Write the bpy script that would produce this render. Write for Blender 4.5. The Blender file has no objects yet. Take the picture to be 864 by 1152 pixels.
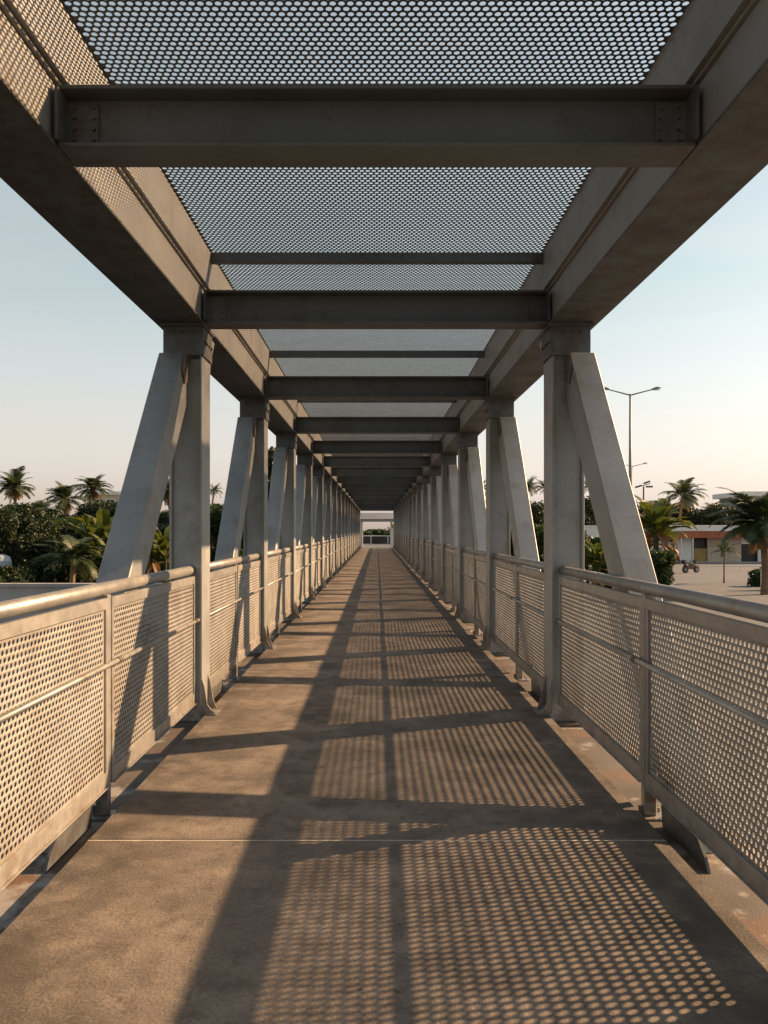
import bpy, math, random
import numpy as np
from mathutils import Vector, Matrix
random.seed(7)
R = math.radians
C = bpy.context.scene.collection
scene = bpy.context.scene

# ------------------------------------------------------------------ camera
VX, VY, F = 424.0, 597.0, 830.0          # vanishing point and focal length measured in the photograph
EYE = 1.55
cam = bpy.data.cameras.new('camera'); cam_o = bpy.data.objects.new('camera', cam); C.objects.link(cam_o)
cam.sensor_fit = 'VERTICAL'; cam.sensor_height = 36.0; cam.sensor_width = 27.0
cam.lens = F / 1152.0 * 36.0
cam.shift_x = (432 - VX) / 1152.0
cam.shift_y = (VY - 576) / 1152.0
cam.clip_end = 6000; cam.clip_start = 0.05
cam_o.location = (0, 0, EYE); cam_o.rotation_euler = (R(90), 0, 0)
scene.camera = cam_o

def X(px, d): return (px - VX) / F * d
def Z(py, d): return EYE + (VY - py) / F * d

# ------------------------------------------------------------------ light
SX, SY, SZ = 1.0, 0.35, 0.566           # towards the sun
EL = math.atan2(SZ, math.hypot(SX, SY)); AZ = math.atan2(SX, SY)
sun = bpy.data.lights.new('sun', 'SUN'); sun_o = bpy.data.objects.new('sun', sun); C.objects.link(sun_o)
sun.energy = 5.0; sun.angle = R(0.65); sun.color = (1.0, 0.62, 0.33)
sun_o.rotation_euler = Vector((SX, SY, SZ)).to_track_quat('Z', 'Y').to_euler()
sun_o.location = (30, 10, 30)
w = bpy.data.worlds.new('World'); scene.world = w; w.use_nodes = True
nt = w.node_tree; nt.nodes.clear()
def N(t, ty, **kw):
    n = t.nodes.new(ty)
    for k, v in kw.items():
        if hasattr(n, k): setattr(n, k, v)
    return n
sky = N(nt, 'ShaderNodeTexSky'); sky.sky_type = 'NISHITA'; sky.sun_disc = False
sky.sun_elevation = EL; sky.sun_rotation = AZ; sky.air_density = 1.0; sky.dust_density = 4.0; sky.ozone_density = 1.0
tc = N(nt, 'ShaderNodeTexCoord'); sp = N(nt, 'ShaderNodeSeparateXYZ'); nt.links.new(tc.outputs['Generated'], sp.inputs[0])
rp = N(nt, 'ShaderNodeValToRGB'); cr = rp.color_ramp
cr.elements[0].position = 0.0; cr.elements[0].color = (0.92, 0.74, 0.62, 1)
cr.elements[1].position = 1.0; cr.elements[1].color = (0.54, 0.55, 0.62, 1)
for p, c in ((0.09, (0.86, 0.77, 0.68)), (0.19, (0.72, 0.76, 0.74)), (0.31, (0.56, 0.67, 0.69)), (0.50, (0.45, 0.55, 0.61))):
    e = cr.elements.new(p); e.color = c + (1,)
nt.links.new(sp.outputs['Z'], rp.inputs[0])
# hazy evening sky: even out the clear-sky luminance and carry it in the tints above
bw = N(nt, 'ShaderNodeRGBToBW'); nt.links.new(sky.outputs[0], bw.inputs[0])
pw = N(nt, 'ShaderNodeMath', operation='POWER'); pw.inputs[1].default_value = 0.28; nt.links.new(bw.outputs[0], pw.inputs[0])
sc_ = N(nt, 'ShaderNodeMath', operation='MULTIPLY'); sc_.inputs[1].default_value = 5.0 * 0.78; nt.links.new(pw.outputs[0], sc_.inputs[0])
mpg = N(nt, 'ShaderNodeMapping'); mpg.inputs['Scale'].default_value = (1.2, 1.2, 7); nt.links.new(tc.outputs['Generated'], mpg.inputs[0])
cn = N(nt, 'ShaderNodeTexNoise'); cn.inputs['Scale'].default_value = 1.6; cn.inputs['Detail'].default_value = 7; cn.inputs['Distortion'].default_value = 0.6; nt.links.new(mpg.outputs[0], cn.inputs['Vector'])
cm = N(nt, 'ShaderNodeMapRange'); cm.inputs[1].default_value = 0.45; cm.inputs[2].default_value = 0.75; cm.inputs[3].default_value = 0.0; cm.inputs[4].default_value = 0.28; nt.links.new(cn.outputs['Fac'], cm.inputs[0])
cx = N(nt, 'ShaderNodeMix', data_type='RGBA', blend_type='MIX'); nt.links.new(cm.outputs[0], cx.inputs[0]); nt.links.new(rp.outputs[0], cx.inputs[6]); cx.inputs[7].default_value = (0.80, 0.80, 0.78, 1)
vm = N(nt, 'ShaderNodeVectorMath', operation='SCALE'); nt.links.new(cx.outputs[2], vm.inputs[0]); nt.links.new(sc_.outputs[0], vm.inputs['Scale'])
mx = N(nt, 'ShaderNodeMix', data_type='RGBA', blend_type='MIX'); mx.inputs[0].default_value = 0.92
nt.links.new(sky.outputs[0], mx.inputs[6]); nt.links.new(vm.outputs[0], mx.inputs[7])
bg = N(nt, 'ShaderNodeBackground'); bg.inputs[1].default_value = 0.088
out = N(nt, 'ShaderNodeOutputWorld')
nt.links.new(mx.outputs[2], bg.inputs[0]); nt.links.new(bg.outputs[0], out.inputs[0])
vs = scene.view_settings
vs.view_transform = 'Standard'; vs.look = 'None'; vs.gamma = 1; vs.exposure = 1.15; vs.use_curve_mapping = False
scene.cycles.max_bounces = 6; scene.cycles.diffuse_bounces = 4; scene.cycles.use_denoising = True

# ------------------------------------------------------------------ materials
def mat(name, c1, c2=None, rough=0.7, metal=0.0, scale=3.0, detail=6, bump=0.0, bscale=None, layers=(), stretch=None, lo=0.35, hi=0.65, trans=0.0, obj=False, vary=0.0, wear=()):
    """c1/c2 mixed by noise at 'scale'; layers = (colour, scale, threshold lo, hi, strength)"""
    m = bpy.data.materials.new(name); m.use_nodes = True; t = m.node_tree
    b = t.nodes['Principled BSDF']
    b.inputs['Roughness'].default_value = rough; b.inputs['Metallic'].default_value = metal
    if obj:
        g = N(t, 'ShaderNodeTexCoord'); pos = g.outputs['Object']
    else:
        g = N(t, 'ShaderNodeNewGeometry'); pos = g.outputs['Position']
    if stretch:
        mp = N(t, 'ShaderNodeMapping'); mp.inputs['Scale'].default_value = stretch
        t.links.new(pos, mp.inputs[0]); pos = mp.outputs[0]
    def noise(s, d=detail, rg=0.6):
        n = N(t, 'ShaderNodeTexNoise'); n.inputs['Scale'].default_value = s; n.inputs['Detail'].default_value = d
        n.inputs['Roughness'].default_value = rg; t.links.new(pos, n.inputs['Vector']); return n.outputs['Fac']
    def rng(v, a, z, o0=0, o1=1):
        r = N(t, 'ShaderNodeMapRange'); r.inputs[1].default_value = a; r.inputs[2].default_value = z
        r.inputs[3].default_value = o0; r.inputs[4].default_value = o1
        t.links.new(v, r.inputs[0]); return r.outputs[0]
    if c2 is None:
        c2 = tuple(x * 0.8 for x in c1)
    k = N(t, 'ShaderNodeMix', data_type='RGBA')
    k.inputs[6].default_value = tuple(c1) + (1,); k.inputs[7].default_value = tuple(c2) + (1,)
    t.links.new(rng(noise(scale), lo, hi), k.inputs[0]); col = k.outputs[2]
    for (lc, ls, l0, l1, st) in layers:
        k = N(t, 'ShaderNodeMix', data_type='RGBA')
        t.links.new(col, k.inputs[6]); k.inputs[7].default_value = tuple(lc) + (1,)
        t.links.new(rng(noise(ls), l0, l1, 0, st), k.inputs[0]); col = k.outputs[2]
    for (axis, w0, w1, wc, ws, st) in wear:       # dirt or rust that gathers where |coordinate| runs from w0 to w1, broken up by noise
        sx = N(t, 'ShaderNodeSeparateXYZ'); gg = N(t, 'ShaderNodeNewGeometry'); t.links.new(gg.outputs['Position'], sx.inputs[0])
        ab = N(t, 'ShaderNodeMath', operation='ABSOLUTE'); t.links.new(sx.outputs[axis], ab.inputs[0])
        ml = N(t, 'ShaderNodeMath', operation='MULTIPLY'); t.links.new(rng(ab.outputs[0], w0, w1, 0, st), ml.inputs[0]); t.links.new(rng(noise(ws), 0.38, 0.62), ml.inputs[1])
        k = N(t, 'ShaderNodeMix', data_type='RGBA'); t.links.new(ml.outputs[0], k.inputs[0]); t.links.new(col, k.inputs[6]); k.inputs[7].default_value = tuple(wc) + (1,); col = k.outputs[2]
    if vary:
        oi = N(t, 'ShaderNodeObjectInfo'); hs = N(t, 'ShaderNodeHueSaturation'); t.links.new(col, hs.inputs['Color'])
        t.links.new(rng(oi.outputs['Random'], 0, 1, 1 - vary, 1 + vary), hs.inputs['Value']); col = hs.outputs[0]
    t.links.new(col, b.inputs['Base Color'])
    if bump:
        bn = N(t, 'ShaderNodeBump'); bn.inputs['Strength'].default_value = bump; bn.inputs['Distance'].default_value = 0.01
        t.links.new(noise(bscale or scale * 20, 4), bn.inputs['Height']); t.links.new(bn.outputs[0], b.inputs['Normal'])
    r = rng(noise(scale * 2.3), 0.3, 0.7, max(rough - 0.12, 0.05), min(rough + 0.12, 1)); t.links.new(r, b.inputs['Roughness'])
    if trans:
        b.inputs['Transmission Weight'].default_value = 0
        tr = N(t, 'ShaderNodeBsdfTranslucent'); t.links.new(col, tr.inputs[0])
        ms = N(t, 'ShaderNodeMixShader'); ms.inputs[0].default_value = trans
        t.links.new(b.outputs[0], ms.inputs[1]); t.links.new(tr.outputs[0], ms.inputs[2])
        t.links.new(ms.outputs[0], t.nodes['Material Output'].inputs[0])
    return m

M = {}
steel_layers = (((0.18, 0.19, 0.185), 60, 0.45, 0.70, 0.4), ((0.15, 0.12, 0.09), 3.5, 0.55, 0.75, 0.6), ((0.42, 0.42, 0.40), 110, 0.56, 0.70, 0.55))
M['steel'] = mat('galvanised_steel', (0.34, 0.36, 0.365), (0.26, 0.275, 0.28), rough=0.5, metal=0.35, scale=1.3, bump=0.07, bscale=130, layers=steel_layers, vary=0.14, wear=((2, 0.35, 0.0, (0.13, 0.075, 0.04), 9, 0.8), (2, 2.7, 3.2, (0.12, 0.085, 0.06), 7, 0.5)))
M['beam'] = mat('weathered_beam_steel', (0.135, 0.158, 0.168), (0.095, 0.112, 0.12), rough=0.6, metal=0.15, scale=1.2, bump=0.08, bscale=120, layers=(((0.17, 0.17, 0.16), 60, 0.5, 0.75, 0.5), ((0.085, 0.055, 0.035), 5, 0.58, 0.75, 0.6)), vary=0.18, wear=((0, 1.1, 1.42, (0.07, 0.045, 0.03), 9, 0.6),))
M['chord'] = mat('chord_steel', (0.33, 0.335, 0.325), (0.26, 0.265, 0.265), rough=0.55, metal=0.3, scale=1.2, bump=0.08, bscale=120, layers=(((0.32, 0.31, 0.29), 55, 0.5, 0.75, 0.5), ((0.13, 0.085, 0.055), 4, 0.58, 0.75, 0.6)))
M['rail'] = mat('rail_steel', (0.37, 0.365, 0.345), (0.27, 0.27, 0.26), rough=0.42, metal=0.35, scale=5, bump=0.08, bscale=120, layers=(((0.20, 0.14, 0.09), 6, 0.56, 0.75, 0.65), ((0.20, 0.20, 0.20), 30, 0.5, 0.7, 0.4)), vary=0.12, wear=((2, 0.22, 0.0, (0.15, 0.085, 0.045), 14, 0.7),))
M['mesh'] = mat('perforated_sheet', (0.36, 0.355, 0.335), (0.27, 0.265, 0.25), rough=0.5, metal=0.2, scale=4, layers=(((0.20, 0.155, 0.11), 2.2, 0.50, 0.75, 0.6), ((0.42, 0.42, 0.40), 25, 0.55, 0.72, 0.6)), vary=0.13, wear=((2, 0.45, 0.12, (0.16, 0.12, 0.085), 6, 0.7),))
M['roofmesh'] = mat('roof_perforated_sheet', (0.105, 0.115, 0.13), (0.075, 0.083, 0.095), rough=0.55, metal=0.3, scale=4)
M['bolt'] = mat('bolt_steel', (0.16, 0.14, 0.12), (0.10, 0.08, 0.06), rough=0.6, metal=0.4, scale=12)
M['deck'] = mat('deck_concrete', (0.190, 0.160, 0.132), (0.122, 0.104, 0.088), rough=0.85, scale=0.9, detail=9, bump=0.5, bscale=75,
    layers=(((0.27, 0.23, 0.188), 2.3, 0.48, 0.64, 0.75), ((0.052, 0.046, 0.040), 1.1, 0.50, 0.64, 0.7), ((0.070, 0.060, 0.050), 9, 0.50, 0.66, 0.6), ((0.24, 0.205, 0.17), 5, 0.56, 0.60, 0.35),
            ((0.06, 0.052, 0.044), 60, 0.50, 0.66, 0.5), ((0.36, 0.32, 0.27), 80, 0.56, 0.70, 0.45), ((0.03, 0.027, 0.023), 6.3, 0.66, 0.70, 0.7)), wear=((0, 0.85, 1.42, (0.045, 0.038, 0.031), 3.2, 0.85),))
M['ledge'] = mat('ledge_concrete', (0.115, 0.097, 0.078), (0.07, 0.06, 0.049), rough=0.8, scale=1.6, bump=0.4, bscale=120,
    layers=(((0.19, 0.09, 0.035), 2.5, 0.50, 0.68, 0.8), ((0.07, 0.065, 0.06), 5, 0.56, 0.72, 0.7), ((0.33, 0.31, 0.28), 3.3, 0.54, 0.64, 0.8)))
M['joint'] = mat('joint_sealant', (0.52, 0.50, 0.45), (0.36, 0.33, 0.28), rough=0.6, scale=6)
M['gap'] = mat('joint_gap', (0.03, 0.027, 0.022), (0.02, 0.018, 0.016), rough=0.9, scale=6)
M['yard'] = mat('yard_concrete', (0.105, 0.112, 0.118), (0.080, 0.086, 0.091), rough=0.85, scale=0.25, layers=(((0.20, 0.185, 0.165), 0.7, 0.55, 0.75, 0.6),))
M['asphalt'] = mat('asphalt', (0.06, 0.06, 0.06), (0.045, 0.045, 0.045), rough=0.9, scale=0.4)
M['soil'] = mat('planted_soil', (0.035, 0.045, 0.02), (0.06, 0.05, 0.03), rough=0.95, scale=0.6, bump=0.6, bscale=5)
M['ground'] = mat('open_ground', (0.12, 0.11, 0.08), (0.07, 0.085, 0.04), rough=0.95, scale=0.05)
M['line'] = mat('painted_line', (0.7, 0.68, 0.62), (0.55, 0.53, 0.48), rough=0.7, scale=2)
M['conc'] = mat('wall_concrete', (0.38, 0.37, 0.35), (0.30, 0.295, 0.28), rough=0.85, scale=0.8, layers=(((0.18, 0.17, 0.16), 1.4, 0.55, 0.75, 0.5),), bump=0.2, bscale=40)
M['white'] = mat('white_paint', (0.78, 0.76, 0.72), (0.68, 0.66, 0.62), rough=0.7, scale=0.5, layers=(((0.45, 0.42, 0.37), 1.1, 0.6, 0.8, 0.4),))
M['beige'] = mat('beige_render', (0.50, 0.42, 0.32), (0.42, 0.35, 0.27), rough=0.8, scale=0.8)
M['orange'] = mat('terracotta_fascia', (0.42, 0.13, 0.05), (0.32, 0.095, 0.04), rough=0.7, scale=1.5)
M['ochre'] = mat('ochre_panel', (0.36, 0.24, 0.07), (0.28, 0.18, 0.06), rough=0.6, scale=2)
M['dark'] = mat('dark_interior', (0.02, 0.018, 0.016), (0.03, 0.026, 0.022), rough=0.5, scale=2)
M['glass'] = mat('dark_glass', (0.03, 0.035, 0.04), (0.02, 0.025, 0.03), rough=0.12, scale=1)
M['tyre'] = mat('tyre_rubber', (0.02, 0.02, 0.02), (0.03, 0.03, 0.03), rough=0.85, scale=8)
M['redpaint'] = mat('red_paint', (0.05, 0.010, 0.007), (0.035, 0.008, 0.006), rough=0.35, scale=5)
M['cartpaint'] = mat('cart_paint', (0.06, 0.065, 0.07), (0.04, 0.045, 0.05), rough=0.35, scale=5)
M['lamp'] = mat('lamp_pole_paint', (0.22, 0.22, 0.21), (0.17, 0.17, 0.165), rough=0.5, metal=0.3, scale=3)
M['diffuser'] = mat('lamp_diffuser', (0.55, 0.52, 0.40), (0.50, 0.46, 0.32), rough=0.3, scale=6)
M['rust'] = mat('rusty_pole', (0.17, 0.09, 0.05), (0.12, 0.06, 0.03), rough=0.8, scale=4)
M['bark'] = mat('bark', (0.13, 0.095, 0.065), (0.07, 0.05, 0.035), rough=0.95, scale=6, bump=0.6, bscale=14)
M['palmbark'] = mat('palm_bark', (0.24, 0.15, 0.09), (0.12, 0.075, 0.045), rough=0.95, scale=3, stretch=(1, 1, 5), bump=0.6, bscale=10)
def leafmat(name, a, b, c, tr=0.3, s=0.9):
    return mat(name, a, b, rough=0.5, scale=s, detail=3, trans=tr, layers=((c, s * 4, 0.55, 0.72, 0.8),))
M['leaf_dark'] = leafmat('dark_leaves', (0.018, 0.034, 0.010), (0.03, 0.05, 0.014), (0.085, 0.085, 0.018), 0.2)
M['leaf_mid'] = leafmat('green_leaves', (0.045, 0.08, 0.02), (0.03, 0.058, 0.016), (0.12, 0.12, 0.03))
M['leaf_palm'] = leafmat('palm_leaves', (0.055, 0.075, 0.025), (0.035, 0.055, 0.018), (0.12, 0.11, 0.035))
M['leaf_dead'] = leafmat('dead_palm_leaves', (0.28, 0.15, 0.055), (0.17, 0.09, 0.035), (0.34, 0.21, 0.08))
M['leaf_banana'] = leafmat('banana_leaves', (0.10, 0.12, 0.015), (0.045, 0.075, 0.012), (0.28, 0.21, 0.03), 0.4)

# ------------------------------------------------------------------ mesh helpers
class MB:
    def __init__(s): s.v = []; s.f = []; s.mi = []
    def add(s, vs, fs, mi=0):
        o = len(s.v); s.v += [tuple(v) for v in vs]; s.f += [tuple(i + o for i in f) for f in fs]; s.mi += [mi] * len(fs)
    def box(s, x0, x1, y0, y1, z0, z1, mi=0):
        if x0 > x1: x0, x1 = x1, x0
        if y0 > y1: y0, y1 = y1, y0
        if z0 > z1: z0, z1 = z1, z0
        s.add([(x0, y0, z0), (x1, y0, z0), (x1, y1, z0), (x0, y1, z0), (x0, y0, z1), (x1, y0, z1), (x1, y1, z1), (x0, y1, z1)],
              [(0, 3, 2, 1), (4, 5, 6, 7), (0, 1, 5, 4), (1, 2, 6, 5), (2, 3, 7, 6), (3, 0, 4, 7)], mi)
        return s
    def prism(s, pts, axis, a, b, mi=0):
        """closed 2-D outline extruded along axis from a to b"""
        n = len(pts)
        def P(p, t):
            return (t, p[0], p[1]) if axis == 'x' else (p[0], t, p[1]) if axis == 'y' else (p[0], p[1], t)
        s.add([P(p, a) for p in pts] + [P(p, b) for p in pts],
              [tuple(range(n))[::-1], tuple(range(n, 2 * n))] + [(i, (i + 1) % n, n + (i + 1) % n, n + i) for i in range(n)], mi)
        return s
    def tube(s, pts, rad, seg=10, mi=0, cap=True):
        pts = [Vector(p) for p in pts]; n = len(pts); rr = rad if isinstance(rad, (list, tuple)) else [rad] * n
        vs = []
        for i, p in enumerate(pts):
            d = (pts[min(i + 1, n - 1)] - pts[max(i - 1, 0)]).normalized()
            u = d.cross(Vector((0, 0, 1)) if abs(d.z) < 0.95 else Vector((1, 0, 0))).normalized(); v = d.cross(u)
            for k in range(seg):
                a = 2 * math.pi * k / seg
                vs.append(p + (u * math.cos(a) + v * math.sin(a)) * rr[i])
        fs = [(i * seg + k, i * seg + (k + 1) % seg, (i + 1) * seg + (k + 1) % seg, (i + 1) * seg + k) for i in range(n - 1) for k in range(seg)]
        if cap: fs += [tuple(range(seg))[::-1], tuple(range((n - 1) * seg, n * seg))]
        s.add(vs, fs, mi); return s
    def build(s, name, m, parent=None, smooth=False, bevel=0, loc=None):
        me = bpy.data.meshes.new(name); me.from_pydata(s.v, [], s.f)
        for x in (m if isinstance(m, (list, tuple)) else [m]): me.materials.append(x)
        if any(s.mi): me.polygons.foreach_set('material_index', s.mi)
        if smooth: me.polygons.foreach_set('use_smooth', [True] * len(me.polygons))
        me.update()
        return link(name, me, parent, bevel, loc)
def link(name, me, parent=None, bevel=0, loc=None):
    o = bpy.data.objects.new(name, me); C.objects.link(o)
    if parent is not None: o.parent = parent
    if loc is not None: o.location = loc
    if bevel:
        b = o.modifiers.new('bevel', 'BEVEL'); b.width = bevel; b.segments = 1; b.limit_method = 'ANGLE'
    return o
def tag(o, label=None, cat=None, group=None, kind=None):
    if label: o['label'] = label
    if cat: o['category'] = cat
    if group: o['group'] = group
    if kind: o['kind'] = kind
    return o
def thing(name, label, cat, loc=(0, 0, 0), rotz=0, group=None):
    o = bpy.data.objects.new(name, None); C.objects.link(o); o.location = loc; o.rotation_euler = (0, 0, rotz)
    o.empty_display_size = 0.2
    return tag(o, label, cat, group)
def dup(root, loc=None, rotz=None, scale=None, label=None, parent=None, jit=0):
    def cp(o, p):
        c = o.copy(); C.objects.link(c)
        if p is not None: c.parent = p
        for ch in list(o.children): cp(ch, c)
        return c
    r = cp(root, parent)
    if loc is not None: r.location = loc
    if jit: r.rotation_euler = (jit * (random.random() - 0.5), jit * (random.random() - 0.5), jit * 0.5 * (random.random() - 0.5))
    if rotz is not None: r.rotation_euler = (0, 0, rotz)
    if scale is not None: r.scale = (scale,) * 3
    if label: r['label'] = label
    return r

def perforated(name, L, H, pitch, row, rad, th, m, ax='yz', seg=8):
    """sheet L x H with staggered round holes, really pierced, origin at its lower corner"""
    nx = int(L / pitch); nz = int(H / row); ox = (L - nx * pitch) / 2; oz = (H - nz * row) / 2
    ang = [math.pi / 4 * k for k in range(8)]
    outer = np.array([(1, 0), (1, 1), (0, 1), (-1, 1), (-1, 0), (-1, -1), (0, -1), (1, -1)], float) * (pitch / 2, row / 2)
    inner = np.array([(math.cos(a), math.sin(a)) for a in ang]) * rad
    ring = np.concatenate([outer, inner])                      # 16
    cs = []
    for j in range(nz):
        for i in range(nx - (j % 2)):
            cs.append((ox + (i + 0.5 + 0.5 * (j % 2)) * pitch, oz + (j + 0.5) * row))
    cs = np.array(cs); n = len(cs)
    p2 = (cs[:, None, :] + ring[None]).reshape(-1, 2)
    def to3(p, t):
        o = np.zeros((len(p), 3))
        if ax == 'yz': o[:, 0] = t; o[:, 1] = p[:, 0]; o[:, 2] = p[:, 1]
        else: o[:, 0] = p[:, 0]; o[:, 1] = p[:, 1]; o[:, 2] = t
        return o
    V = np.concatenate([to3(p2, th / 2), to3(p2, -th / 2)]); off = n * 16
    f = []
    for k in range(8):
        q = (k + 1) % 8
        f.append((k, q, 8 + q, 8 + k)); f.append((off + k, off + 8 + k, off + 8 + q, off + q)); f.append((8 + k, 8 + q, off + 8 + q, off + 8 + k))
    f = np.array(f); Fc = (np.arange(n)[:, None, None] * 16 + f[None]).reshape(-1, 4)
    # solid half cells at the ends of the staggered rows
    extra_v = []; 
    for j in range(1, nz, 2):
        for a, b in ((ox, ox + pitch / 2), (ox + (nx - 0.5) * pitch, ox + nx * pitch)):
            extra_v += [(a, oz + j * row), (b, oz + j * row), (b, oz + (j + 1) * row), (a, oz + (j + 1) * row)]
    for a, b, c, d in ((0, ox, 0, H), (L - ox, L, 0, H), (ox, L - ox, 0, oz), (ox, L - ox, H - oz, H)):
        if b - a > 1e-4 and d - c > 1e-4: extra_v += [(a, c), (b, c), (b, d), (a, d)]
    if extra_v:
        e = np.array(extra_v); o0 = len(V); V = np.concatenate([V, to3(e, th / 2)])
        Fc = np.concatenate([Fc, o0 + np.arange(len(e)).reshape(-1, 4)])
    me = bpy.data.meshes.new(name); nv, nf = len(V), len(Fc)
    me.vertices.add(nv); me.vertices.foreach_set('co', V.astype(np.float32).ravel())
    me.loops.add(nf * 4); me.loops.foreach_set('vertex_index', Fc.astype(np.int32).ravel())
    me.polygons.add(nf); me.polygons.foreach_set('loop_start', np.arange(0, nf * 4, 4, dtype=np.int32))
    me.update(calc_edges=True); me.materials.append(m)
    return me

# ------------------------------------------------------------------ the ground
GZ = -2.0
MB().box(-3000, 3000, -300, 5000, GZ - 1, GZ).build('ground', M['ground']).__setitem__('kind', 'structure')
tag(MB().box(2.3, 130, -20, 135, GZ - 0.2, GZ + 0.004).build('yard_paving', M['yard']), kind='structure')
tag(MB().box(-60, -7.5, -20, 29, GZ - 0.2, GZ + 0.004).build('road', M['asphalt']), kind='structure')
tag(MB().box(-7.4, 2.2, -20, 64, GZ - 0.2, GZ + 0.006).build('verge', M['soil']), kind='structure')
tag(MB().box(-60, -7.5, 29.4, 75, GZ - 0.2, GZ + 0.012).build('planted_bed', M['soil']), kind='structure')

# ------------------------------------------------------------------ footbridge deck
LEN = 66.0
HW = 1.45
joints = [-0.8] + [3.7 + 4.5 * k for k in range(14)]
dk = MB()
ys = [-5.0] + joints + [LEN]
for a, b in zip(ys[:-1], ys[1:]):
    dk.box(-HW, HW, a + 0.006, b - 0.006, -0.16, 0.0)
tag(dk.build('walkway_deck', M['deck'], bevel=0.006), kind='structure')
jm = MB()
for y in joints: jm.box(-HW, HW, y - 0.0055, y + 0.0055, -0.15, -0.003)
tag(jm.build('deck_joint', M['joint']), kind='structure')
lm = MB()
for s in (-1, 1): lm.box(s * (HW + 0.004), s * 1.95, -5, LEN, -0.26, -0.085)
tag(lm.build('side_ledge', M['ledge']), kind='structure')
tag(MB().box(-6, 6, LEN + 0.01, 88, -1.9, -0.004).build('landing_paving', M['yard']), kind='structure')

# ------------------------------------------------------------------ footbridge steelwork
bridge = thing('footbridge', 'long grey steel truss footbridge with perforated metal roof over the walkway', 'footbridge', (0, 0, -0.16))
BZ = 0.16   # children are given in world heights: lift by this
def bp(o): o.location.z += BZ; return o
CY = [2.33] + [6.35 + 3.45 * k for k in range(18)]
CHB, CHM, CHT = 3.29, 3.64, 3.94      # chord underside, its web top, roof sheet level
# top chords
for s in (-1, 1):
    c = MB()
    c.box(s * 1.47, s * 1.84, -4, LEN, CHB + 0.02, CHB + 0.30)            # box body
    c.box(s * 1.45, s * 1.86, -4, LEN, CHB + 0.302, CHB + 0.322)
    ch = bp(c.build('top_chord', M['chord'], bridge, bevel=0.004))
    MB().box(s * 1.45, s * 1.86, -4, LEN, CHB, CHB + 0.018).build('bottom_flange', M['beam'], ch, bevel=0.003)  # dark beam steel here puts the chord underside's shade into its colour
    u = MB()
    u.box(s * 1.425, s * 1.45, -4, LEN, CHB + 0.324, CHT - 0.004)
    u.box(s * 1.452, s * 1.56, -4, LEN, CHB + 0.324, CHB + 0.34)
    u.build('roof_edge_angle', M['chord'], ch)
    b = MB()
    for y in CY:
        for k in range(5):
            yy = y - 0.14 + k * 0.07
            for xx in (1.51, 1.79): b.box(s * xx - 0.012, s * xx + 0.012, yy - 0.012, yy + 0.012, CHB - 0.014, CHB - 0.0005)
    b.build('bolt_row', M['bolt'], ch)['kind'] = 'stuff'

# column: H section, node box on top, base plate and gusset
def column(s):
    c = MB()
    x0, x1 = 1.47, 1.745
    c.box(s * x0, s * (x0 + 0.02), -0.15, 0.15, -0.06, 3.02)
    c.box(s * (x1 - 0.02), s * x1, -0.15, 0.15, -0.06, 3.02)
    c.box(s * (x0 + 0.02), s * (x1 - 0.02), -0.115, -0.095, -0.06, 3.0)     # web, seen from the walkway's near end
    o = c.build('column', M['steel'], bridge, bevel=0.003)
    n = MB()
    n.box(s * 1.455, s * 1.79, -0.17, 0.17, 3.022, 3.26)
    n.box(s * 1.44, s * 1.81, -0.19, 0.19, 3.262, 3.288)
    for k in range(4):
        for zz in (3.22,): n.box(s * (1.50 + k * 0.07) - 0.011, s * (1.50 + k * 0.07) + 0.011, -0.184, -0.1695, zz - 0.011, zz + 0.011)
    for k in range(4): n.box(s * 1.4545, s * 1.442, -0.12 + k * 0.08 - 0.011, -0.12 + k * 0.08 + 0.011, 3.13, 3.152)
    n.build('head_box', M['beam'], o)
    # haunch bracket into the bay
    h = MB(); h.prism([(0.15, 3.25), (0.36, 3.25), (0.30, 3.17), (0.22, 3.08), (0.175, 2.92), (0.152, 2.72), (0.15, 2.7)], 'x', s * 1.475, s * 1.49)
    h.build('haunch_plate', M['steel'], o)
    b = MB()
    b.box(s * 1.40, s * 1.82, -0.21, 0.21, -0.083, -0.062)
    g = MB()
    g.prism([(s * 1.468, -0.06), (s * 1.36, -0.055), (s * 1.365, 0.03), (s * 1.395, 0.045), (s * 1.425, 0.09), (s * 1.45, 0.24), (s * 1.468, 0.30)], 'y', -0.155, -0.140)
    g.prism([(s * 1.468, -0.06), (s * 1.37, -0.055), (s * 1.425, 0.09), (s * 1.45, 0.24), (s * 1.468, 0.30)], 'y', 0.06, 0.075)
    g.box(s * 1.35, s * 1.468, -0.17, 0.10, 0.001, 0.013)
    g.build('foot_gusset', M['steel'], o)
    a = b
    for xx in (1.415, 1.80):
        for yy in (-0.18, 0.18): a.tube([(s * xx, yy, -0.062), (s * xx, yy, -0.02)], 0.014, 6)
    b.build('base_plate', M['bolt'], o)
    o.location.z = BZ
    return o
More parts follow.
